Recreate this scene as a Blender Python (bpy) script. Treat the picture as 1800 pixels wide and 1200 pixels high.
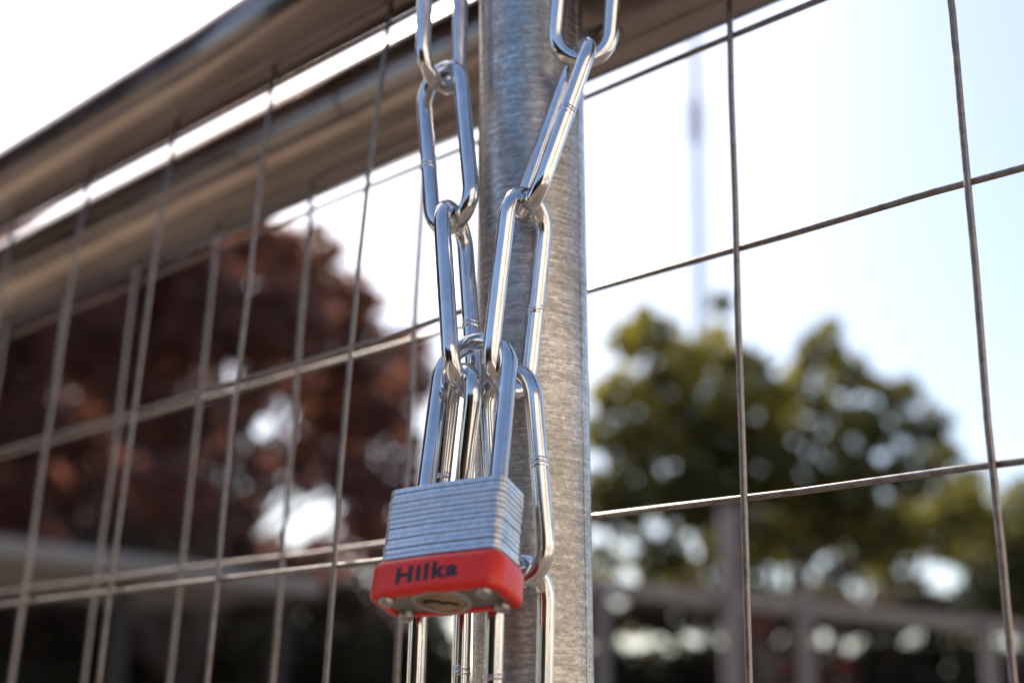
import bpy, bmesh, math, random
import numpy as np
from mathutils import Vector, Matrix
rad = math.radians
sc = bpy.context.scene
for o in list(bpy.data.objects): bpy.data.objects.remove(o)

# ---------------------------------------------------------------- camera
H = 1.63                                   # eye height
FPX, W0, H0 = 2200.0, 1800.0, 1200.0       # focal length in photo pixels
PITCH, ROLL = rad(17.76), rad(1.55)
fw = np.array([0, math.cos(PITCH), math.sin(PITCH)])
r0 = np.array([1.0, 0, 0]); u0 = np.cross(r0, fw)
CR = math.cos(ROLL)*r0 + math.sin(ROLL)*u0
CU = -math.sin(ROLL)*r0 + math.cos(ROLL)*u0
cam = bpy.data.cameras.new('camera'); camo = bpy.data.objects.new('camera', cam)
sc.collection.objects.link(camo)
camo.matrix_world = Matrix(((CR[0], CU[0], -fw[0], 0), (CR[1], CU[1], -fw[1], 0), (CR[2], CU[2], -fw[2], H), (0, 0, 0, 1)))
cam.sensor_width = 36.0; cam.lens = 36.0*FPX/W0
cam.clip_start = 0.01; cam.clip_end = 3000
cam.dof.use_dof = True; cam.dof.focus_distance = 0.427; cam.dof.aperture_fstop = 5.35
sc.camera = camo

# ---------------------------------------------------------------- sky, sun, exposure
SUN_AZ, SUN_EL = -23.0, 45.0               # left of the view axis, above the frame
world = bpy.data.worlds.new('World'); sc.world = world; world.use_nodes = True
nt = world.node_tree
sky = nt.nodes.new('ShaderNodeTexSky'); sky.sky_type = 'NISHITA'; sky.sun_disc = False
sky.sun_elevation = rad(SUN_EL); sky.sun_rotation = rad(SUN_AZ)
sky.altitude = 50; sky.air_density = 1.0; sky.dust_density = 2.2; sky.ozone_density = 1.0
nt.links.new(sky.outputs[0], nt.nodes['Background'].inputs[0])
nt.nodes['Background'].inputs[1].default_value = 0.13
sun = bpy.data.lights.new('sun', 'SUN'); sun.energy = 3.6; sun.angle = rad(0.53); sun.color = (1.0, 0.93, 0.82)
suno = bpy.data.objects.new('sun', sun); sc.collection.objects.link(suno)
sd = Vector((math.sin(rad(SUN_AZ))*math.cos(rad(SUN_EL)), math.cos(rad(SUN_AZ))*math.cos(rad(SUN_EL)), math.sin(rad(SUN_EL))))
suno.rotation_euler = sd.to_track_quat('Z', 'Y').to_euler(); suno.location = (0, 0, 30)
vs = sc.view_settings; vs.view_transform = 'Standard'; vs.look = 'None'; vs.exposure = 0.80; vs.gamma = 1; vs.use_curve_mapping = False
sc.cycles.use_denoising = True
sc.cycles.max_bounces = 8; sc.cycles.glossy_bounces = 6; sc.cycles.diffuse_bounces = 3; sc.cycles.transparent_max_bounces = 8
sc.cycles.sample_clamp_indirect = 8.0; sc.cycles.caustics_reflective = False

# ---------------------------------------------------------------- helpers
C = sc.collection
random.seed(7); rng = np.random.default_rng(7)
def px(x, y):
    return (x-900)/FPX*CR - (y-600)/FPX*CU + fw
def at(x, y, Y):                            # point seen at photo pixel (x, y) in the vertical plane at distance Y
    r = px(x, y); p = r*Y/r[1]; return Vector((p[0], p[1], p[2]+H))
def empty(name, loc=(0, 0, 0), label=None, cat=None, group=None):
    o = bpy.data.objects.new(name, None); C.objects.link(o); o.location = loc; o.empty_display_size = .05
    if label: o['label'] = label; o['category'] = cat
    if group: o['group'] = group
    return o
def link_mesh(name, me, mats, parent=None, smooth=True):
    for m in (mats if isinstance(mats, (list, tuple)) else [mats]): me.materials.append(m)
    if smooth: me.polygons.foreach_set('use_smooth', [True]*len(me.polygons))
    o = bpy.data.objects.new(name, me); C.objects.link(o)
    if parent is not None:
        o.parent = parent; o.matrix_parent_inverse = Matrix.Translation(parent_world(parent)).inverted()
    return o
def parent_world(p):                         # a part of a thing sits in world space, so only a top-level parent has an offset
    return Vector(p.location) if p.parent is None else Vector((0, 0, 0))
def mesh(name, verts, faces):
    me = bpy.data.meshes.new(name); me.from_pydata([tuple(v) for v in verts], [], faces); me.update(); return me
def frames(pts, closed=False):
    P = [Vector(p) for p in pts]; n = len(P); T = []
    for i in range(n):
        a = P[i-1] if (i > 0 or closed) else P[i]; b = P[(i+1) % n] if (i < n-1 or closed) else P[i]
        T.append((b-a).normalized())
    ref = Vector((0, 0, 1)) if abs(T[0].z) < .9 else Vector((1, 0, 0))
    N = [(ref - T[0]*ref.dot(T[0])).normalized()]
    for i in range(1, n):
        v = N[-1] - T[i]*N[-1].dot(T[i]); N.append(v.normalized())
    return P, T, N
def tube_data(pts, r, seg=12, closed=False, caps=True, V=None, F=None, normal=None):
    V = [] if V is None else V; F = [] if F is None else F
    P, T, N = frames(pts, closed); n = len(P); base = len(V)
    if normal is not None:
        N = [(Vector(normal) - t*Vector(normal).dot(t)).normalized() for t in T]
    for i in range(n):
        rr = r[i] if hasattr(r, '__len__') else r; B = T[i].cross(N[i])
        for k in range(seg):
            a = 2*math.pi*k/seg; V.append(P[i] + (N[i]*math.cos(a) + B*math.sin(a))*rr)
    for i in range(n if closed else n-1):
        j = (i+1) % n
        for k in range(seg):
            k2 = (k+1) % seg; F.append((base+i*seg+k, base+i*seg+k2, base+j*seg+k2, base+j*seg+k))
    if caps and not closed:
        F.append(tuple(base+k for k in range(seg))[::-1]); F.append(tuple(base+(n-1)*seg+k for k in range(seg)))
    return V, F
def tube(name, pts, r, mat, parent=None, seg=12, closed=False, normal=None):
    V, F = tube_data(pts, r, seg, closed, normal=normal); return link_mesh(name, mesh(name, V, F), mat, parent)
def box(name, c, s, mat, parent=None, rz=0, bevel=0):
    bm = bmesh.new(); bmesh.ops.create_cube(bm, size=1)
    for v in bm.verts: v.co = Vector((v.co.x*s[0], v.co.y*s[1], v.co.z*s[2]))
    if bevel: bmesh.ops.bevel(bm, geom=list(bm.edges), offset=bevel, segments=2, affect='EDGES')
    bmesh.ops.transform(bm, matrix=Matrix.Translation(c) @ Matrix.Rotation(rz, 4, 'Z'), verts=bm.verts)
    me = bpy.data.meshes.new(name); bm.to_mesh(me); bm.free(); return link_mesh(name, me, mat, parent, smooth=False)

# ---------------------------------------------------------------- materials
def new_mat(name):
    m = bpy.data.materials.new(name); m.use_nodes = True; n = m.node_tree.nodes; return m, n, m.node_tree.links, n['Principled BSDF']
def noise(n, l, scale, detail=4, rough=.55, stretch=None, coord='Object'):
    tc = n.new('ShaderNodeTexCoord'); mp = n.new('ShaderNodeMapping'); t = n.new('ShaderNodeTexNoise')
    l.new(tc.outputs[coord], mp.inputs[0]); l.new(mp.outputs[0], t.inputs['Vector'])
    if stretch: mp.inputs['Scale'].default_value = stretch
    t.inputs['Scale'].default_value = scale; t.inputs['Detail'].default_value = detail; t.inputs['Roughness'].default_value = rough
    return t
def ramp(n, l, src, stops):
    r = n.new('ShaderNodeValToRGB'); e = r.color_ramp.elements
    while len(e) < len(stops): e.new(.5)
    for i, (p, c) in enumerate(stops): e[i].position = p; e[i].color = (c if len(c) == 4 else (*c, 1)) if hasattr(c, '__len__') else (c, c, c, 1)
    l.new(src, r.inputs[0]); return r
def bump(n, l, src, bs, dist, strength=1.0, normal=None):
    b = n.new('ShaderNodeBump'); b.inputs['Distance'].default_value = dist; b.inputs['Strength'].default_value = strength
    l.new(src, b.inputs['Height'])
    if normal is not None: l.new(normal, b.inputs['Normal'])
    l.new(b.outputs[0], bs.inputs['Normal']); return b

def metal(name, col, r0_, r1_, scale, bdist, stretch=None, dark=None):
    m, n, l, b = new_mat(name); b.inputs['Metallic'].default_value = 1
    t = noise(n, l, scale, 6, .6, stretch)
    rr = ramp(n, l, t.outputs[0], [(.3, r0_), (.7, r1_)]); l.new(rr.outputs[0], b.inputs['Roughness'])
    d = dark or tuple(c*.75 for c in col)
    cr = ramp(n, l, t.outputs[0], [(.3, d), (.65, col)]); l.new(cr.outputs[0], b.inputs['Base Color'])
    bump(n, l, t.outputs[0], b, bdist); return m
M = {}
M['chain'] = metal('zinc_plated_chain', (.80, .82, .85), .06, .20, 140, .00007, (1, 1, .4), dark=(.60, .61, .64))
M['shackle'] = metal('chromed_shackle', (.82, .84, .87), .04, .09, 60, .00002)
M['plate'] = metal('zinc_steel_plate', (.79, .79, .80), .20, .42, 450, .00003, (1, 1, 1), dark=(.56, .58, .62))
M['wire'] = metal('galvanised_wire', (.36, .325, .305), .34, .55, 220, .0001, dark=(.19, .155, .14))
M['rail'] = metal('galvanised_rail', (.33, .285, .265), .16, .3, 18, .0002, (1, 1, 1), dark=(.24, .20, .185))
def per_object(m):
    n, l = m.node_tree.nodes, m.node_tree.links; b = n['Principled BSDF']; oi = n.new('ShaderNodeObjectInfo')
    src = b.inputs['Roughness'].links[0].from_socket; ma = n.new('ShaderNodeMath'); ma.operation = 'MULTIPLY_ADD'
    mr = n.new('ShaderNodeMapRange'); mr.inputs['To Min'].default_value = -.07; mr.inputs['To Max'].default_value = .12
    l.new(oi.outputs['Random'], mr.inputs[0]); ad = n.new('ShaderNodeMath'); ad.operation = 'ADD'
    l.new(src, ad.inputs[0]); l.new(mr.outputs[0], ad.inputs[1]); l.new(ad.outputs[0], b.inputs['Roughness'])
    n.remove(ma); return m
per_object(M['plate'])
M['base'] = metal('dull_base_steel', (.30, .29, .27), .4, .6, 300, .0001)
M['rivet'] = metal('dull_rivet_steel', (.50, .49, .48), .35, .5, 300, .0001)

def post_mat():
    m, n, l, b = new_mat('galvanised_post'); b.inputs['Metallic'].default_value = 1
    big = noise(n, l, 26, 3, .5, (1, 1, .5))
    cross = noise(n, l, 80, 8, .75, (.8, .8, 8))        # short marks lying across the tube
    fine = noise(n, l, 420, 5, .7, (1, 1, 1.6))
    mx = n.new('ShaderNodeMix'); mx.inputs[0].default_value = .45
    l.new(cross.outputs[0], mx.inputs[2]); l.new(fine.outputs[0], mx.inputs[3])
    mx2 = n.new('ShaderNodeMix'); mx2.inputs[0].default_value = .3
    l.new(mx.outputs[0], mx2.inputs[2]); l.new(big.outputs[0], mx2.inputs[3])
    cr = ramp(n, l, mx2.outputs[0], [(.38, (.26, .245, .23)), (.49, (.40, .378, .358)), (.62, (.80, .77, .735))]); l.new(cr.outputs[0], b.inputs['Base Color'])
    rr = ramp(n, l, mx2.outputs[0], [(.35, .34), (.65, .15)]); l.new(rr.outputs[0], b.inputs['Roughness'])
    bump(n, l, cross.outputs[0], b, .0004, .7); return m
M['post'] = post_mat()

def plastic():
    m, n, l, b = new_mat('red_bumper_plastic')
    t = noise(n, l, 500, 4); cr = ramp(n, l, t.outputs[0], [(.3, (.78, .026, .011)), (.7, (.86, .036, .016))]); l.new(cr.outputs[0], b.inputs['Base Color'])
    sc_ = noise(n, l, 130, 8, .75); rr = ramp(n, l, sc_.outputs[0], [(.35, .20), (.7, .46)]); l.new(rr.outputs[0], b.inputs['Roughness']); b.inputs['IOR'].default_value = 1.5
    b.inputs['Subsurface Weight'].default_value = .15; b.inputs['Subsurface Radius'].default_value = (.004, .0008, .0005); b.inputs['Subsurface Scale'].default_value = .5
    bump(n, l, t.outputs[0], b, .00004); return m
M['red'] = plastic()
def simple(name, col, rough=.6, scale=None, var=.25, met=0, bd=0):
    m, n, l, b = new_mat(name); b.inputs['Roughness'].default_value = rough; b.inputs['Metallic'].default_value = met
    if scale:
        t = noise(n, l, scale, 5); cr = ramp(n, l, t.outputs[0], [(.3, tuple(c*(1-var) for c in col)), (.7, tuple(min(1, c*(1+var)) for c in col))]); l.new(cr.outputs[0], b.inputs['Base Color'])
        if bd: bump(n, l, t.outputs[0], b, bd)
    else: b.inputs['Base Color'].default_value = (*col, 1)
    return m
def ink():
    m, n, l, b = new_mat('worn_dark_ink'); t = noise(n, l, 700, 6, .7); cr = ramp(n, l, t.outputs[0], [(.28, (.16, .012, .012)), (.42, (.030, .026, .036)), (.7, (.016, .018, .030))]); l.new(cr.outputs[0], b.inputs['Base Color']); b.inputs['Roughness'].default_value = .42; return m
M['ink'] = ink()
M['brass'] = metal('worn_brass', (.42, .27, .12), .25, .45, 500, .00008, dark=(.20, .125, .055))
M['black'] = simple('keyway_black', (.004, .004, .004), .8, 500)
M['ground'] = simple('dry_gravel_ground', (.13, .10, .08), .95, 3.0, .35, bd=.02)
M['sand'] = simple('pale_sandy_path', (.42, .33, .24), .95, 2.0, .2, bd=.02)
M['bark'] = simple('bark', (.07, .05, .04), .9, 9, .4, bd=.01)
M['greypaint'] = simple('weathered_grey_paint', (.20, .185, .185), .6, 5, .15)
M['dark'] = simple('dark_timber', (.035, .03, .03), .8, 4, .4)
M['felt'] = simple('pale_grey_roofing', (.26, .25, .245), .7, 3, .15)
M['render'] = simple('cream_wall_render', (.78, .70, .59), .9, 2.5, .12, bd=.01)
M['tile'] = simple('clay_roof_tile', (.22, .10, .07), .85, 6, .3, bd=.02)
M['glass'] = simple('dark_window_glass', (.03, .035, .04), .05)
M['frame'] = simple('white_window_paint', (.75, .75, .73), .4, 4, .05)
M['mast'] = simple('mast_paint', (.42, .44, .48), .5, 2, .1)
def leaf_mat(name, col, trans):
    m, n, l, b = new_mat(name); b.inputs['Roughness'].default_value = .55
    t = noise(n, l, 1.3, 3); cr = ramp(n, l, t.outputs[0], [(.3, tuple(c*.6 for c in col)), (.7, tuple(c*1.35 for c in col))]); l.new(cr.outputs[0], b.inputs['Base Color'])
    tr = n.new('ShaderNodeBsdfTranslucent'); tr.inputs[0].default_value = (*trans, 1); mx = n.new('ShaderNodeMixShader'); mx.inputs[0].default_value = .5
    l.new(b.outputs[0], mx.inputs[1]); l.new(tr.outputs[0], mx.inputs[2]); l.new(mx.outputs[0], n['Material Output'].inputs[0]); return m
RED = [leaf_mat('leaf_copper', (.190, .092, .078), (.42, .17, .11)), leaf_mat('leaf_maroon', (.150, .080, .072), (.30, .13, .10)), leaf_mat('leaf_rust', (.14, .07, .03), (.34, .12, .025))]
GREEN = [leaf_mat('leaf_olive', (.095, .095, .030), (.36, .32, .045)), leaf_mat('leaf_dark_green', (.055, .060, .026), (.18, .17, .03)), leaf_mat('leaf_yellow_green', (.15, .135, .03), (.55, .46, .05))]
HEDGE = [leaf_mat('leaf_hedge', (.060, .062, .036), (.12, .12, .05)), leaf_mat('leaf_hedge_brown', (.085, .058, .042), (.16, .09, .05)), leaf_mat('leaf_hedge_dark', (.045, .046, .034), (.08, .08, .04))]
SCARLET = [leaf_mat('leaf_scarlet', (.13, .025, .018), (.22, .04, .02)), leaf_mat('leaf_crimson', (.08, .025, .02), (.12, .03, .02))]

# ---------------------------------------------------------------- ground
g = mesh('ground', [(-700, -700, 0), (700, -700, 0), (700, 900, 0), (-700, 900, 0)], [(0, 1, 2, 3)])
g = link_mesh('ground', g, M['ground'], smooth=False); g['kind'] = 'structure'

p_ = mesh('path', [(-22, -14, .004), (-2.6, -14, .004), (-3.4, 9, .004), (-22, 9, .004)], [(0, 1, 2, 3)])
p_ = link_mesh('path', p_, M['sand'], smooth=False); p_['kind'] = 'structure'

# ---------------------------------------------------------------- fence panels
YAW = rad(43.6)
nv = Vector((math.sin(YAW), math.cos(YAW), 0)); tv = Vector((math.cos(YAW), -math.sin(YAW), 0))
def fp(s, D, z): return tv*s + nv*D + Vector((0, 0, H+z))
def wavy(pts, amp, axis2):
    out = []
    for p in pts: out.append(p + axis2*random.uniform(-amp, amp) + nv*random.uniform(-amp, amp)*.7)
    return out
def panel(D, s_lo, s_hi, vs_, hs, rail_z, rail_r, label, kink=None, hbend=None, rail_hi=None, jit=1.0, wr=.00125):
    root = empty('mesh_fence_panel', fp((s_lo+s_hi)/2, D, -H), label, 'fence')
    for s in vs_:
        top = rail_z - rail_r*.7; zs = list(np.arange(-1.5, .06, .12)) + [.1, .15, .2, .245, .28]
        zs = [z for z in zs if z < top-.01] + [top]
        pts = []
        for z in zs:
            k = kink(s, z) if kink else 0
            pts.append(fp(s+k, D-.0014, z) + tv*random.uniform(-.0005, .0005)*jit + nv*random.uniform(-.0006, .0006))
        tube('vertical_wire', pts, wr, M['wire'], root, 10)
    for i, z in enumerate(hs):
        ss = list(np.arange(s_lo, s_hi, .055))+[s_hi]; pts = []
        for s in ss:
            k = hbend(i, s) if hbend else 0
            pts.append(fp(s, D+.0013, z+k) + Vector((0, 0, random.uniform(-.0004, .0004))))
        tube('horizontal_wire', pts, wr, M['wire'], root, 10)
    rpts = [fp(s, D, rail_z) for s in np.linspace(s_lo, rail_hi or s_hi, 14)]
    rpts = [p + Vector((0, 0, random.uniform(-.0006, .0006))) for p in rpts]
    tube('top_rail', rpts, rail_r, M['rail'], root, 40)
    return root
DS, DP = .3269, .378
# the panel whose end post carries the chain
PS = -.3017
sv = [-.4073, -.4912, -.5835, -.6765] + [-.774-.0895*i for i in range(28)]
def kinkS(s, z):
    if z < .10: return 0
    a = .0125 if s > -.45 else .0075
    return a*((z-.10)/.21)**1.6
def hbendS(i, s):
    if i == 1 and s > -.39:
        t = min(1, (s+.39)/.05); return .0035*math.sin(t*math.pi*.75)
    return 0
panS = panel(DS, -3.25, PS, sv, [.3165, .1613, .0673] + [-.0267-.094*i for i in range(16)], .3493, .0235,
             'near mesh fence panel with the galvanised post wrapped by the chain', kinkS, hbendS, wr=.00112)
# the post leans a little
ptop, pbot = fp(PS, DS, .3465), fp(PS, DS, -H)
def post_at(z): return Vector((.00696 - (z-.1653)*.0242, .44478, H+z))
pz = list(np.linspace(-H, -.2, 10)) + list(np.linspace(-.15, .374, 40))
V, F = tube_data([post_at(z) for z in pz], .0209, 72)
link_mesh('post', mesh('post', V, F), M['post'], panS)
sp_ = []
for z in np.linspace(-.3, .36, 120):
    c_ = post_at(z); th_ = rad(59)+random.uniform(-.004, .004); sp_.append(Vector((c_.x+.02085*math.sin(th_), c_.y-.02085*math.cos(th_), c_.z)))
tube('seam', sp_, [random.uniform(.00025, .0005) for _ in sp_], M['post'], panS, 6)
tube('end_post', [fp(-3.25, DS, z) for z in (-H, -.5, .37)], .0209, M['rail'], panS, 32)
tube('bottom_rail', [fp(s, DS, -1.5) for s in (-3.25, -2, PS)], .0209, M['rail'], panS, 24)
# weld where the rail meets the post
# the panel behind, running on to the right
k = DP
sp0 = -.4035*k; dsp = .238*k
pv = [sp0 - dsp*i for i in range(-11, 27)]
panP = panel(DP, sp0-dsp*26-.04, sp0+dsp*11+.04, pv, [.723*k, .480*k, .2265*k] + [.2265*k-.0945*(i+1) for i in range(15)], .316, .0300,
             'rear mesh fence panel running behind the post, its bare squares against the sky')
for s in (sp0-dsp*26-.04, sp0+dsp*11+.04):
    tube('post', [fp(s, DP, z) for z in (-H, -.5, .31)], .0209, M['rail'], panP, 32)
tube('bottom_rail', [fp(s, DP, -1.53) for s in (sp0-dsp*26-.04, 0, sp0+dsp*11+.04)], .0209, M['rail'], panP, 24)
# ragged weld bead hanging under the rear rail beside the post
bm = bmesh.new(); bmesh.ops.create_icosphere(bm, subdivisions=3, radius=1)
for v in bm.verts:
    c = v.co; v.co = Vector((c.x*.013, c.y*.006, c.z*.006))*(1+.18*math.sin(c.x*9+c.y*7)*math.cos(c.z*8))
bmesh.ops.transform(bm, matrix=Matrix.Translation(fp(-.832*k+.012, DP-.012, .316-.027)) @ Matrix.Rotation(-YAW, 4, 'Z'), verts=bm.verts)
me = bpy.data.meshes.new('weld_bead'); bm.to_mesh(me); bm.free(); link_mesh('weld_bead', me, M['rail'], panP)

# ---------------------------------------------------------------- chain
WR, WW = .00305, .0205                      # wire radius, width between the leg centres
chain = empty('chain', post_at(0), 'bright zinc steel chain hanging in two strands in front of the post', 'chain')
camright = Vector(CR)
def chain_link(A, B, psi, weld_side=1, weld_t=.5, weld=True):
    """A upper contact point, B lower contact point; psi turns the right leg towards the camera."""
    d = (A-B).normalized(); top, bot = A + d*WR, B - d*WR
    e1 = (camright - d*camright.dot(d)).normalized(); e2 = d.cross(e1)
    if e2.dot(Vector((0, -1, 0))) < 0: e2 = -e2
    w = e1*math.cos(rad(psi)) + e2*math.sin(rad(psi)); L = (top-bot).length; c = (top+bot)/2; R = WW/2; hs = L/2 - R*1.12
    pts = []
    for i in range(17):
        a = math.pi*i/16; pts.append(c + d*(hs + 1.12*R*math.sin(a)) + w*R*math.cos(a))
    for t in np.linspace(.9, .1, 9): pts.append(c + d*hs*(2*t-1) - w*R*(1+.0*t))
    for i in range(17):
        a = math.pi*i/16; pts.append(c - d*(hs + 1.12*R*math.sin(a)) - w*R*math.cos(a))
    for t in np.linspace(.1, .9, 9): pts.append(c + d*hs*(2*t-1) + w*R)
    o = tube('link', pts, WR, M['chain'], chain, 20, closed=True, normal=w.cross(d))
    if weld:
        q = c + d*hs*(2*weld_t-1) + w*R*weld_side; vv = []; rr = []; g_ = random.uniform(.8, 1.3)
        for u, f_ in ((-.0019, .96), (-.0013, 1.0+.02*g_), (-.0005, 1.0+.055*g_), (-.00012, 1.03), (0, .95), (.00012, 1.01), (.0005, 1.0+.035*g_), (.0013, 1.015), (.0019, .96)):
            vv.append(q + d*u); rr.append(WR*f_)
        V, F = tube_data(vv, rr, 22); ph = random.uniform(0, 6)
        for i_, v in enumerate(V):
            k_, j_ = i_ % 22, i_//22; ax = vv[j_]; wob = 1+.035*math.sin(k_*.57+ph)*math.sin(k_*.29+j_)+random.uniform(-.008, .008)
            V[i_] = ax + (v-ax)*wob + d*.0003*math.sin(k_*.57+ph*2)
        link_mesh('weld_seam', mesh('weld_seam', V, F), M['chain'], o)
    return o
PITCHL = .065
LN = [at(775, 137, .432), at(796, 383, .42), at(815, 668, .41), at(778, 1005, .424)]
RN = [at(1022, 95, .41), at(928, 360, .41), at(893, 670, .41), at(917, 1005, .407)]
def step(p, v): return p + Vector(v).normalized()*PITCHL
L_up = [step(LN[0], (-.02, -.02, 1))]; L_up.append(step(L_up[0], (-.05, .1, 1)))
R_up = [step(RN[0], (.06, -.05, 1))]; R_up.append(step(R_up[0], (.0, .12, 1)))
L_dn = [step(LN[3], (.005, .02, -1))]; R_dn = [step(RN[3], (.0, .03, -1))]
chain_link(L_up[0], LN[0], -50, -1, .7); chain_link(LN[0], LN[1], 44, -1, .42); chain_link(LN[1], LN[2], -68, 1, .36); chain_link(LN[2], LN[3], 66, -1, .5)
chain_link(LN[3], L_dn[0], -48, 1, .52)
chain_link(R_up[0], RN[0], 4, -1, .7); chain_link(RN[0], RN[1], 72, 1, .56); chain_link(RN[1], RN[2], -50, 1, .42); chain_link(RN[2], RN[3], 38, 1, .53)
chain_link(RN[3], R_dn[0], -38, -1, .5)
# out of the frame: up over the near rail and down to meet under the lock
chain_link(L_up[1], L_up[0], 45); chain_link(R_up[1], R_up[0], 85)
a, b = L_dn[0], R_dn[0]
for i in range(4):
    a2 = step(a, (.08, .0, -1)); b2 = step(b, (-.05, .0, -1)); chain_link(a, a2, 45 if i % 2 == 0 else -45); chain_link(b, b2, 45 if i % 2 == 0 else -45); a, b = a2, b2

# ---------------------------------------------------------------- padlock
KS = .88
LR = Matrix(((0.899096288769424, 0.4341034513694029, 0.056391994380594564), (-0.4334886641374162, 0.8649905294375798, 0.2527428773430691), (0.06093801428834845, -0.25168547334414776, 0.9658887000695916)))
LO = Vector((-.020145400, .443102506, .058608621))*KS + Vector((0, 0, H))
LM = Matrix.Translation(LO) @ LR.to_4x4()
def lw(x, y, z): return LM @ Vector((x, y, z))
a_, b_, dl_, xc_, h_, zb_, rx_, ry_ = (v*KS/.9 for v in (.02115, .00884, .00115, -.00345, .02533, -.01058, .01702, .00639))
lock = empty('padlock', lw(0, 0, zb_), 'laminated steel padlock with red rubber bumper hanging on the chain', 'padlock')
def outline(off, rc=.0024, seg=7):
    """rounded plan of the lock body grown by off; the front is folded a little left of the middle"""
    A = a_ + off; B = b_ + off
    P = [Vector((-A, -B+dl_)), Vector((xc_, -B)), Vector((A, -B+.0001)), Vector((A, B-.0001)), Vector((xc_, B)), Vector((-A, B-dl_))]
    rr = [rc+off*.6, .006, rc+off*.6+.0009, rc+off*.6, .006, rc+off*.6]; out = []
    n = len(P)
    for i in range(n):
        p, q, s = P[i-1], P[i], P[(i+1) % n]; u = (p-q).normalized(); v = (s-q).normalized()
        ang = u.angle(v); t = rr[i]/math.tan(ang/2); t = min(t, .006); r = t*math.tan(ang/2)
        cen = q + (u+v).normalized()*(r/math.sin(ang/2)); p0 = q+u*t; p1 = q+v*t
        a0 = math.atan2(p0.y-cen.y, p0.x-cen.x); a1 = math.atan2(p1.y-cen.y, p1.x-cen.x); da = (a1-a0+math.pi) % (2*math.pi)-math.pi
        if abs(ang-math.pi) < .4:
            for j in range(3): out.append(p0.lerp(p1, j/2) if j != 1 else (p0+p1)/2*.5+q*.5)
        else:
            for j in range(seg): aa = a0+da*j/(seg-1); out.append(Vector((cen.x+r*math.cos(aa), cen.y+r*math.sin(aa))))
    return out
def loft(name, rings, mat, parent, cap0=True, cap1=True, smooth=True, hard=False):
    if hard:                                # every band keeps its own vertices, so the edges between bands stay crisp
        V = []; F = []; n = len(rings[0])
        for A_, B_ in zip(rings, rings[1:]):
            k0 = len(V); V += A_ + B_
            for j in range(n): j2 = (j+1) % n; F.append((k0+j, k0+j2, k0+n+j2, k0+n+j))
        V += rings[0] + rings[-1]; k0 = len(V)-2*n
        F.append(tuple(k0+j for j in range(n))[::-1]); F.append(tuple(k0+n+j for j in range(n)))
        return link_mesh(name, mesh(name, V, F), mat, parent, smooth)
    V = []; F = []; n = len(rings[0])
    for R_ in rings: V += R_
    for i in range(len(rings)-1):
        for j in range(n):
            j2 = (j+1) % n; F.append((i*n+j, i*n+j2, (i+1)*n+j2, (i+1)*n+j))
    if cap0: F.append(tuple(range(n))[::-1])
    if cap1: F.append(tuple((len(rings)-1)*n+j for j in range(n)))
    o = link_mesh(name, mesh(name, V, F), mat, parent, smooth)
    if smooth:
        for p in o.data.polygons:
            if len(p.vertices) > 4: p.use_smooth = False
    return o
NPL = 15; th = (h_+.0012)/NPL
for i in range(NPL):
    z0 = -.0012 + i*th; of = random.uniform(-.00016, .00012); ox, oy, rz_ = random.uniform(-.00012, .00012), random.uniform(-.00010, .00010), random.uniform(-.004, .004); t0, t1 = random.choice(((.00006, .00005), (.00009, .00007), (.00017, .00012))); c_ = .00009
    rings = [[lw(p.x+ox-p.y*rz_, p.y+oy+p.x*rz_, z) for p in outline(of-e)] for e, z in ((c_, z0+t0), (0, z0+t0+c_), (0, z0+th-t1-c_), (c_, z0+th-t1))]
    loft('plate', rings, M['plate'], lock, hard=True)
# dark core that fills the seams
loft('core', [[lw(p.x, p.y, z) for p in outline(-.0009)] for z in (-.001, h_-.001)], M['dark'], lock)
# shackle
sx0, sx1 = -.01196*KS/.9, .01469*KS/.9; scx = (sx0+sx1)/2; sr = (sx1-sx0)/2; top = .0840*KS/.9; SR = .0031
pts = [(sx0, 0, z) for z in np.linspace(h_-.008, top-sr, 12)]
for i in range(1, 24):
    t = math.pi*i/24; pts.append((scx-sr*math.cos(t), 0, top-sr+sr*math.sin(t)))
pts += [(sx1, 0, z) for z in np.linspace(top-sr, h_-.008, 12)]
tube('shackle', [lw(*p) for p in pts], SR, M['shackle'], lock, 28, normal=LR @ Vector((0, 1, 0)))
# red bumper: outer skin, lip, inner wall
OFF = .0019; zlip = -.0124*KS/.9; zpl = -.0117*KS/.9
def ring(off, z, jit=0):
    return [lw(p.x, p.y, z + (jit*random.uniform(-1, 1) if jit else 0)) for p in outline(off, .0030)]
rings = [ring(.0001, .0002), ring(.0003, -.0001, .00035), ring(.0009, -.0004), ring(.0014, -.0010), ring(.0017, -.0019), ring(OFF, -.0030), ring(OFF, -.0060), ring(OFF+.0001, -.0090), ring(OFF, zlip+.0010), ring(OFF-.0003, zlip+.0003), ring(OFF-.0009, zlip), ring(-.0008, zlip), ring(-.0013, zlip+.0002), ring(-.0015, zlip+.0007), ring(-.0015, zpl+.0008)]
loft('bumper', rings, M['red'], lock, False, False)
loft('base_plate', [ring(-.0009, z) for z in (zpl, zpl+.0010)], M['base'], lock)
# rivets
for x, y in ((-rx_, -ry_), (-rx_, ry_), (rx_, -ry_), (rx_, ry_)):
    V = []; F = []; prof = [(.0025, zpl+.0004), (.0025, zpl-.0012), (.0023, zpl-.0019), (.0017, zpl-.0024), (.0008, zpl-.0026)]
    rings = [[lw(x+r*math.cos(2*math.pi*j/20), y+r*math.sin(2*math.pi*j/20), z) for j in range(20)] for r, z in prof]
    loft('rivet', rings, M['rivet'], lock, False, True)
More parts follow.
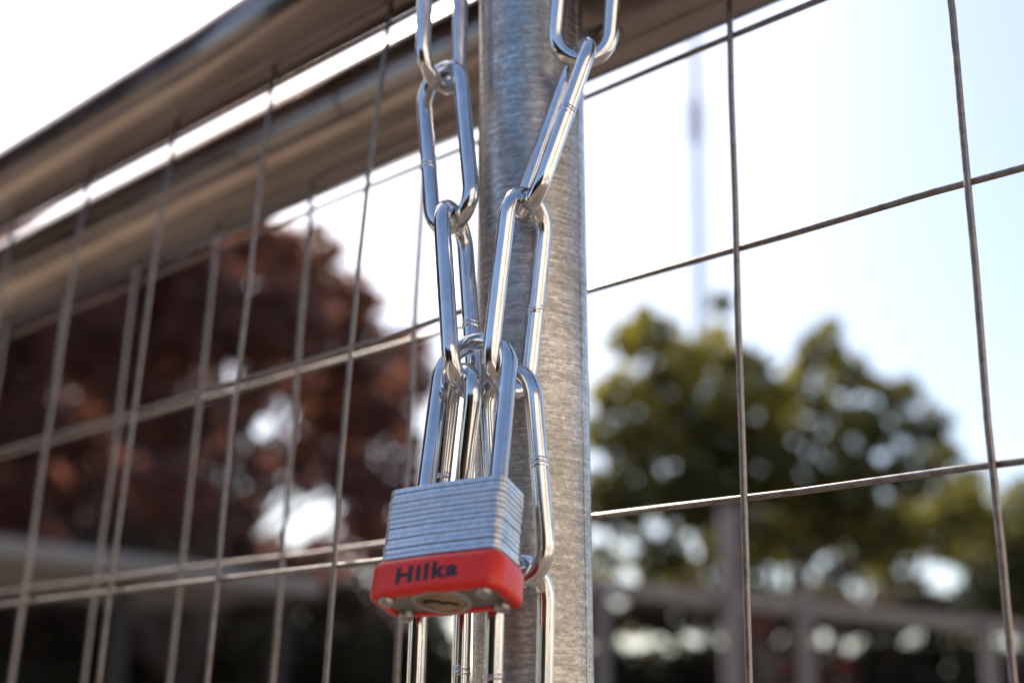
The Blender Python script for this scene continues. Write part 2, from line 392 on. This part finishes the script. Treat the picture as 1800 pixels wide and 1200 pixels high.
# key cylinder
def disc_rings(spec, x=0, y=0, n=40): return [[lw(x+r*math.cos(2*math.pi*j/n), y+r*math.sin(2*math.pi*j/n), z) for j in range(n)] for r, z in spec]
kx, ky = -.0007, -.0002
loft('cylinder_collar', disc_rings([(.0094, zpl+.0002), (.0094, zpl-.0003), (.0088, zpl-.0008), (.0080, zpl-.0008), (.0078, zpl+.0003)], kx, ky), M['rivet'], lock, False, False)
cyl = loft('key_cylinder', disc_rings([(.0078, zpl+.0005), (.0077, zpl-.0002), (.0074, zpl-.0005)], kx, ky), M['brass'], lock)
kw = [(-.0058, .0007), (-.0040, -.0010), (-.0012, -.0013), (-.0002, -.0004), (.0012, -.0010), (.0038, -.0007), (.0050, .0003), (.0036, .0009), (.0018, .0002), (.0002, .0012), (-.0014, .0002), (-.0034, .0008), (-.0046, .0018)]
loft('keyway', [[lw(kx+x*1.15*math.cos(.5)-y*1.5*math.sin(.5), ky+x*1.15*math.sin(.5)+y*1.5*math.cos(.5), z) for x, y in kw] for z in (zpl-.00056, zpl+.0001)], M['black'], cyl, smooth=False)
# printed name on the bumper
cu = bpy.data.curves.new('lettering', 'FONT'); cu.body = 'Hilka'; cu.size = 1; cu.offset = .04; cu.space_character = 1.17; cu.resolution_u = 4
to = bpy.data.objects.new('lettering_source', cu); C.objects.link(to); bpy.context.view_layer.update()
tm = bpy.data.meshes.new_from_object(to.evaluated_get(bpy.context.evaluated_depsgraph_get())); bpy.data.objects.remove(to); bpy.data.curves.remove(cu)
bm = bmesh.new(); bm.from_mesh(tm); bmesh.ops.triangulate(bm, faces=bm.faces[:])
bmesh.ops.subdivide_edges(bm, edges=bm.edges[:], cuts=2); bmesh.ops.triangulate(bm, faces=bm.faces[:])
xs = [v.co.x for v in bm.verts]; ys = [v.co.y for v in bm.verts]; x0, x1, y1 = min(xs), max(xs), max(ys)
front = [p for p in outline(OFF+.00012, .0030) if p.y < -b_*.55]; front.sort(key=lambda p: p.x)
def front_y(x):
    for p, q in zip(front, front[1:]):
        if p.x <= x <= q.x: return p.y + (q.y-p.y)*(x-p.x)/max(1e-9, q.x-p.x)
    return front[0].y
TX0, TX1, TZ0, TZ1 = -.0124*KS/.9, .0096*KS/.9, -.0089*KS/.9, -.0036*KS/.9
for v in bm.verts:
    x = TX0 + (v.co.x-x0)/(x1-x0)*(TX1-TX0); z = TZ0 + v.co.y/y1*(TZ1-TZ0) + (x-TX0)*.035; v.co = lw(x, front_y(x), z)
bm.to_mesh(tm); bm.free(); link_mesh('lettering', tm, M['ink'], lock, smooth=False)

# ---------------------------------------------------------------- trees
def crown_mesh(puffs, n_per_m3, size, nm, flat=.75, hollow=.35):
    V = []; F = []; mi = []
    for (c, r, mats) in puffs:
        n = int(n_per_m3*4/3*math.pi*r**3*.9)+30
        u = rng.normal(size=(n, 3)); u /= np.linalg.norm(u, axis=1)[:, None]; rad_ = r*(hollow+(1-hollow)*rng.random(n)**.6)*(1+.22*np.sin(u[:, 0]*5+c[0]*3)*np.cos(u[:, 2]*6+c[2]*2))
        P = np.array(c)+u*rad_[:, None]*np.array([1, 1, flat])
        a = rng.normal(size=(n, 3)); a /= np.linalg.norm(a, axis=1)[:, None]; b = np.cross(a, rng.normal(size=(n, 3))); b /= np.linalg.norm(b, axis=1)[:, None]
        s = size*rng.uniform(.6, 1.3, n)[:, None]; cc = np.cross(a, b)
        q = np.stack([P-a*s*.6, P+b*s*.32+cc*s*.1, P+a*s*.6, P-b*s*.32+cc*s*.1], 1).reshape(-1, 3)
        base = len(V); V += q.tolist(); F += [(base+4*i, base+4*i+1, base+4*i+2, base+4*i+3) for i in range(n)]
        mi += rng.choice(mats, n).tolist()
    me = bpy.data.meshes.new(nm); me.from_pydata(V, [], F); me.polygons.foreach_set('material_index', mi); me.update(); return me
def limb(p, q, r0_, r1_, V, F, sag=.1, n=6):
    pts = []; rs = []
    for i in range(n+1):
        t = i/n; pts.append(p.lerp(q, t) + Vector((random.uniform(-1, 1), random.uniform(-1, 1), random.uniform(-.4, .4)))*sag*math.sin(math.pi*t)); rs.append(r0_+(r1_-r0_)*t)
    tube_data(pts, rs, 8, False, True, V, F)
def tree(base, fork_z, puffs, mats, label, n_per, size, tr, name='tree', flat=.8, group=None):
    root = empty(name, base, label, 'tree', group)
    me = crown_mesh(puffs, n_per, size, 'crown', flat); link_mesh('crown', me, mats, root, smooth=False)
    V = []; F = []; f_ = Vector(base)+Vector((0, 0, fork_z)); limb(Vector(base), f_, tr, tr*.7, V, F, .12)
    for (c, r, m) in puffs:
        if r > .45: limb(f_ + Vector((0, 0, random.uniform(-.4, .6))), Vector(c), tr*.4, .02, V, F, .25)
    link_mesh('trunk', mesh('trunk', V, F), M['bark'], root)
    return root
def puffs_from(spec, Y, jitterY):
    out = []
    for (x, y, r, m) in spec:
        dy = random.uniform(-jitterY, jitterY); p = at(x, y, Y+dy); out.append(((p.x, p.y, p.z), r*Y/FPX, m))
    return out
# copper tree behind the left mesh: x, y, radius in photo pixels at its distance
YL = 14.0
red = [(540, 470, 75, [2, 2, 0, 1]), (470, 440, 80, [0, 0, 2]), (600, 545, 85, [0, 1, 2]), (395, 430, 85, [0, 1]), (640, 630, 70, [0, 1, 2]), (300, 440, 100, [0, 1]), (200, 460, 110, [0, 1]), (80, 480, 120, [0, 1]), (-60, 500, 130, [0, 1]),
       (500, 570, 100, [0, 1]), (400, 560, 105, [0, 1]), (290, 580, 110, [0, 1]), (160, 600, 110, [0, 1]), (30, 610, 110, [0, 1]), (-100, 640, 120, [0, 1]), (600, 720, 90, [0, 1, 2]), (670, 730, 70, [0, 1]), (330, 740, 70, [1]), (250, 720, 75, [0, 1]), (130, 760, 75, [0, 1]), (20, 780, 80, [1]), (-90, 800, 90, [1]),
       (610, 840, 70, [1]), (690, 850, 65, [0, 1]), (300, 860, 75, [0, 1]), (190, 850, 75, [1]), (80, 880, 80, [0, 1]), (-40, 900, 80, [1]), (380, 790, 45, [1]), (390, 900, 55, [1]), (560, 660, 60, [0, 1]), (640, 930, 60, [1, 0]), (470, 820, 30, [0, 1]), (540, 860, 26, [1]), (440, 890, 30, [1]), (450, 690, 45, [0, 1]), (500, 980, 40, [1]), (420, 960, 45, [1]), (230, 640, 60, [0]), (560, 970, 45, [1]), (590, 440, 26, [2, 0]), (640, 520, 24, [2, 0]), (690, 600, 26, [0, 2]), (700, 670, 28, [0, 1]), (560, 405, 22, [2]), (345, 660, 40, [0, 1]), (165, 690, 36, [1, 0]), (30, 700, 40, [0, 1]), (715, 760, 24, [0])]
tree(tuple(Vector((at(330, 1150, YL).x, YL, 0))), 2.2, puffs_from(red, YL, 1.0), RED, 'tall copper leaved tree filling the view behind the near mesh', 950, .16, .2, 'copper_tree')
YG = 16.0
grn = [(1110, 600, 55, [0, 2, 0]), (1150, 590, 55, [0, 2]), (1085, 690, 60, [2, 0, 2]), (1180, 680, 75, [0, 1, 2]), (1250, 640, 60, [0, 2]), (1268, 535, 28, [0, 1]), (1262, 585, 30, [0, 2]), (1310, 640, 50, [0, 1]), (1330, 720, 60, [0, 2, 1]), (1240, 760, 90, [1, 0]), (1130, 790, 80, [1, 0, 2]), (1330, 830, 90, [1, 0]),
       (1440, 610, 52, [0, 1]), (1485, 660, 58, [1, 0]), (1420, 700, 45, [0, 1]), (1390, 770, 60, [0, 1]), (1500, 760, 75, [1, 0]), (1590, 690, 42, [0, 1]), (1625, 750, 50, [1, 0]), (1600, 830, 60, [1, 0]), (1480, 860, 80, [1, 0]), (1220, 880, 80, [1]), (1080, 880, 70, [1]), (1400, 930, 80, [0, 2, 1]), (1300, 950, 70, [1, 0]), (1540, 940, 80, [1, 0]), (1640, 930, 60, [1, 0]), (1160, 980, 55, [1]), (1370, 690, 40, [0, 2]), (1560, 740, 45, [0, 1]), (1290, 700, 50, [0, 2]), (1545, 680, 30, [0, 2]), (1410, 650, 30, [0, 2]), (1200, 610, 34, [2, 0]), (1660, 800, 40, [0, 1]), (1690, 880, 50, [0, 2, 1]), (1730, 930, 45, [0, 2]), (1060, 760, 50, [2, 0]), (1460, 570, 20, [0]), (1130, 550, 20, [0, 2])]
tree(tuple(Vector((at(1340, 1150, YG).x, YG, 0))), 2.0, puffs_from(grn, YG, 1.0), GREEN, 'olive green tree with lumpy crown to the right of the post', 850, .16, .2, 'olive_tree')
YS = 19.0
sm = [(1800, 890, 60, [0, 1]), (1850, 900, 70, [0, 2]), (1770, 940, 60, [0, 1]), (1720, 980, 55, [0, 1]), (1840, 990, 80, [0, 1]), (1760, 1040, 70, [1])]
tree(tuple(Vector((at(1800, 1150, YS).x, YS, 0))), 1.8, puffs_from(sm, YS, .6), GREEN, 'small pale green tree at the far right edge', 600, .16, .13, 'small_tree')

pf = []
for i in range(26):
    aa = random.uniform(0, 6.28); rr_ = random.uniform(0, 4.2); pf.append(((-10.0+rr_*math.cos(aa)*.6, 3.9+rr_*math.sin(aa)*.75, random.uniform(3.2, 9.5)-rr_*.35), random.uniform(1.1, 1.7), [0, 1]))
tree((-10.0, 3.9, 0), 2.4, pf, RED, 'second copper leaved tree beyond the near panel, mirrored in the rails', 90, .32, .25, 'copper_tree')
pf = []
for i in range(24):
    aa = random.uniform(0, 6.28); rr_ = random.uniform(0, 3.4); pf.append(((-14.0+rr_*math.cos(aa)*1.2, 14.0+rr_*math.sin(aa)*1.2, random.uniform(3.2, 12.0)-rr_*.35), random.uniform(1.2, 1.8), [0, 1]))
tree((-14.0, 14.0, 0), 2.4, pf, RED, 'third copper leaved tree beside the path, mirrored in the edge of the post', 90, .32, .25, 'copper_tree')
YB = 20.0
fr = []
for y in range(560, 1130, 62):
    for x in range(-140, 740, 70):
        if math.hypot(x-500, y-905) < 75 or math.hypot(x-465, y-745) < 45 or x > 690+ (y-560)*.2: continue
        fr.append((x+random.uniform(-25, 25), y+random.uniform(-22, 22), random.uniform(46, 62), [0, 1, 1, 2]))
tree(tuple(Vector((at(120, 1150, YB).x, YB, 0))), 2.2, puffs_from(fr, YB, 1.2), [RED[1], RED[0], HEDGE[1]], 'darker maroon tree standing behind the copper tree', 330, .2, .2, 'maroon_tree')
fr = []
for y in range(860, 1130, 58):
    for x in range(1000, 1760, 66):
        if math.hypot(x-1160, y-965) < 35 or math.hypot(x-1690, y-1010) < 45 or math.hypot(x-1195, y-1130) < 45: continue
        fr.append((x+random.uniform(-25, 25), y+random.uniform(-22, 22), random.uniform(36, 52), [0, 1, 1, 2]))
tree(tuple(Vector((at(1480, 1150, YB).x, YB+2, 0))), 1.6, puffs_from(fr, YB+2, 1.0), [GREEN[0], GREEN[1], HEDGE[1]], 'wide low tree darkening the gap under the olive tree', 190, .22, .2, 'low_tree')

# hedge and shrubs low in the view
def shrub(name, spec, Y, mats, label, n_per, size, cat='shrub', jy=.5):
    pf = puffs_from(spec, Y, jy); xm = sum(p[0][0] for p in pf)/len(pf); base = (xm, Y, 0)
    root = empty(name, base, label, cat); me = crown_mesh(pf, n_per, size, 'foliage', .85); link_mesh('foliage', me, mats, root, smooth=False)
    V = []; F = []
    for (c, r, m) in pf: limb(Vector((c[0]*.8+xm*.2, c[1], 0)), Vector(c), .05, .015, V, F, .08, 4)
    link_mesh('stems', mesh('stems', V, F), M['bark'], root); return root
hs = []
for i, x in enumerate(range(-120, 760, 62)):
    hs.append((x, 1150+random.uniform(-15, 20), 62, [0, 1, 2])); hs.append((x+30, 1225, 70, [0, 2]))
    if i % 3 != 1: hs.append((x+random.uniform(-15, 15), 1065+random.uniform(-20, 20), 42, [1, 2]))
shrub('hedge', hs, 17.0, HEDGE, 'dark ragged hedge low behind the near mesh', 1100, .16, 'hedge')
hs = []
for i, x in enumerate(range(1010, 1900, 60)):
    hs.append((x, 1180+random.uniform(-15, 15), 60, [0, 1, 2])); hs.append((x+30, 1235, 70, [0, 2]))
    hs.append((x+random.uniform(-15, 15), 1085+random.uniform(-25, 20), 48, [1, 0]))
shrub('hedge', hs, 20.0, HEDGE, 'dark hedge low behind the grey barrier right of the post', 900, .17, 'hedge')
shrub('red_shrub', [(1340, 1105, 12, [0, 1]), (1352, 1120, 10, [1]), (1480, 1165, 12, [0, 1]), (1495, 1182, 12, [1]), (1430, 1200, 16, [1]), (1390, 1180, 12, [1])], 11.0, SCARLET, 'shrub with scarlet leaves below the grey barrier rail', 900, .08, jy=.15)

# ---------------------------------------------------------------- things behind the fence
bar = empty('steel_barrier', at(1420, 1290, 5.4), 'grey steel barrier with one tall post, blurred behind the right mesh', 'barrier')
pA, pB = at(1000, 1027, 5.0), at(1800, 1128, 6.0); pB.z = pA.z - .03
def sq(name, p, q, w, parent):
    d = (q-p); L = d.length; me = bpy.data.meshes.new(name); bm = bmesh.new(); bmesh.ops.create_cube(bm, size=1)
    for v in bm.verts: v.co = Vector((v.co.x*w, v.co.y*w, v.co.z*L))
    bmesh.ops.bevel(bm, geom=bm.edges[:], offset=w*.12, segments=2, affect='EDGES')
    bmesh.ops.transform(bm, matrix=Matrix.Translation((p+q)/2) @ d.to_track_quat('Z', 'Y').to_matrix().to_4x4(), verts=bm.verts); bm.to_mesh(me); bm.free()
    return link_mesh(name, me, M['greypaint'], parent, smooth=False)
sq('rail', pA, pB, .062, bar); low = Vector((0, 0, -.75)); sq('rail', pA+low, pB+low, .05, bar)
for x, ytop, w in ((1290, 890, .078), (1420, 1030, .05), (1742, 1085, .05), (1060, 1030, .045)):
    t = (x-1000)/800; base = at(x, 1180, pA.y+(pB.y-pA.y)*t - .09); topz = at(x, ytop, base.y).z
    sq('post', Vector((base.x, base.y, 0)), Vector((base.x, base.y, topz)), w, bar)
# flat roofed shelter far left
sh = empty('shelter', at(150, 1300, 7.5), 'low open shelter with pale grey flat roof behind the near mesh', 'shelter')
qa, qb = at(-120, 975, 6.6), at(560, 1010, 8.4); dv = (qb-qa); dv.z = 0; L = dv.length; ang = math.atan2(dv.y, dv.x); mid = (qa+qb)/2
back = Vector((-math.sin(ang), math.cos(ang), 0))
box('roof', mid + back*.9, (L, 1.9, .10), M['felt'], sh, ang, .02)
for t in (-.46, 0, .46):
    p = mid + dv*t + back*.25; box('post', Vector((p.x, p.y, (mid.z-.09)/2)), (.09, .09, mid.z-.09), M['dark'], sh, ang)
# telecom mast
YM = 70.0
mb = at(1246, 1300, YM); mt = at(1243, -60, YM); mast = empty('telecom_mast', (mb.x, mb.y, 0), 'tall thin telecom mast standing beyond the olive tree', 'mast')
hm = mt.z
for kx_, ky_ in ((-1, -1), (1, -1), (0, 1)):
    tube('leg', [Vector((mb.x+kx_*.33*(1-z/hm*.35), mb.y+ky_*.22, z)) for z in np.linspace(0, hm, 8)], .085, M['mast'], mast, 8)
V = []; F = []
for i in range(int(hm/1.6)):
    z = i*1.6; s_ = .33*(1-z/hm*.35); c3 = [Vector((mb.x-s_, mb.y-.22, z)), Vector((mb.x+s_, mb.y-.22, z)), Vector((mb.x, mb.y+.22, z))]
    for j in range(3): tube_data([c3[j], c3[(j+1) % 3]+Vector((0, 0, 1.6))], .03, 5, False, True, V, F); tube_data([c3[j], c3[(j+1) % 3]], .028, 5, False, True, V, F)
link_mesh('bracing', mesh('bracing', V, F), M['mast'], mast)
for yy, hh in ((195, 1.5), (232, 1.4)):
    p = at(1244, yy, YM)
    for j in range(3):
        aa = j*2.1+.4; box('antenna', Vector((mb.x+math.cos(aa)*.45, mb.y+math.sin(aa)*.45, p.z)), (.22, .14, hh), M['mast'], mast, aa+1.57, .03)

# ---------------------------------------------------------------- the sunlit building the camera has its back to: it shows in the steel
# shady shrubbery to the left of and behind the camera
sb = []
for i in range(34):
    t = i/33; ang_ = math.pi*(1.12 + .43*t); R_ = 7.5 + random.uniform(-.8, .8)
    for zz in (.8, 2.0, 3.1):
        sb.append(((R_*math.cos(ang_), R_*math.sin(ang_), zz*random.uniform(.85, 1.1)), random.uniform(.7, .95), [0, 1, 2]))
root = empty('shrubbery', (-6, -5, 0), 'tall dark shrubbery bordering the yard, seen mirrored in the steel', 'shrubbery')
link_mesh('foliage', crown_mesh(sb, 130, .3, 'foliage', .9), HEDGE, root, smooth=False)
bl = empty('rendered_building', (8, -2, 0), 'cream rendered building facing the fence, seen mirrored in the steel', 'building')
BA = math.atan2(.6, .8); bu = Vector((.8, .6, 0)); bn = Vector((-.6, .8, 0)); b0 = Vector((.3, -7.0, 0))
def bp(u, w, z): return b0 + bu*u + bn*w + Vector((0, 0, z))
box('wall', bp(11, -.2, 2.75), (22, .4, 5.5), M['render'], bl, BA)
box('roof', bp(11, -.45, 5.66), (22.6, 1.3, .3), M['tile'], bl, BA)
for u in (3.6, 9.0, 14.0):
    w_ = box('window', bp(u, .02, 1.35), (1.3, .06, 1.2), M['frame'], bl, BA); box('pane', bp(u, .06, 1.35), (1.1, .03, 1.0), M['glass'], w_, BA)
d_ = box('door', bp(6.2, .02, 1.05), (.95, .06, 2.1), M['dark'], bl, BA); tube('handle', [bp(6.55, .08, 1.0), bp(6.55, .08, 1.15)], .012, M['rail'], d_, 8)
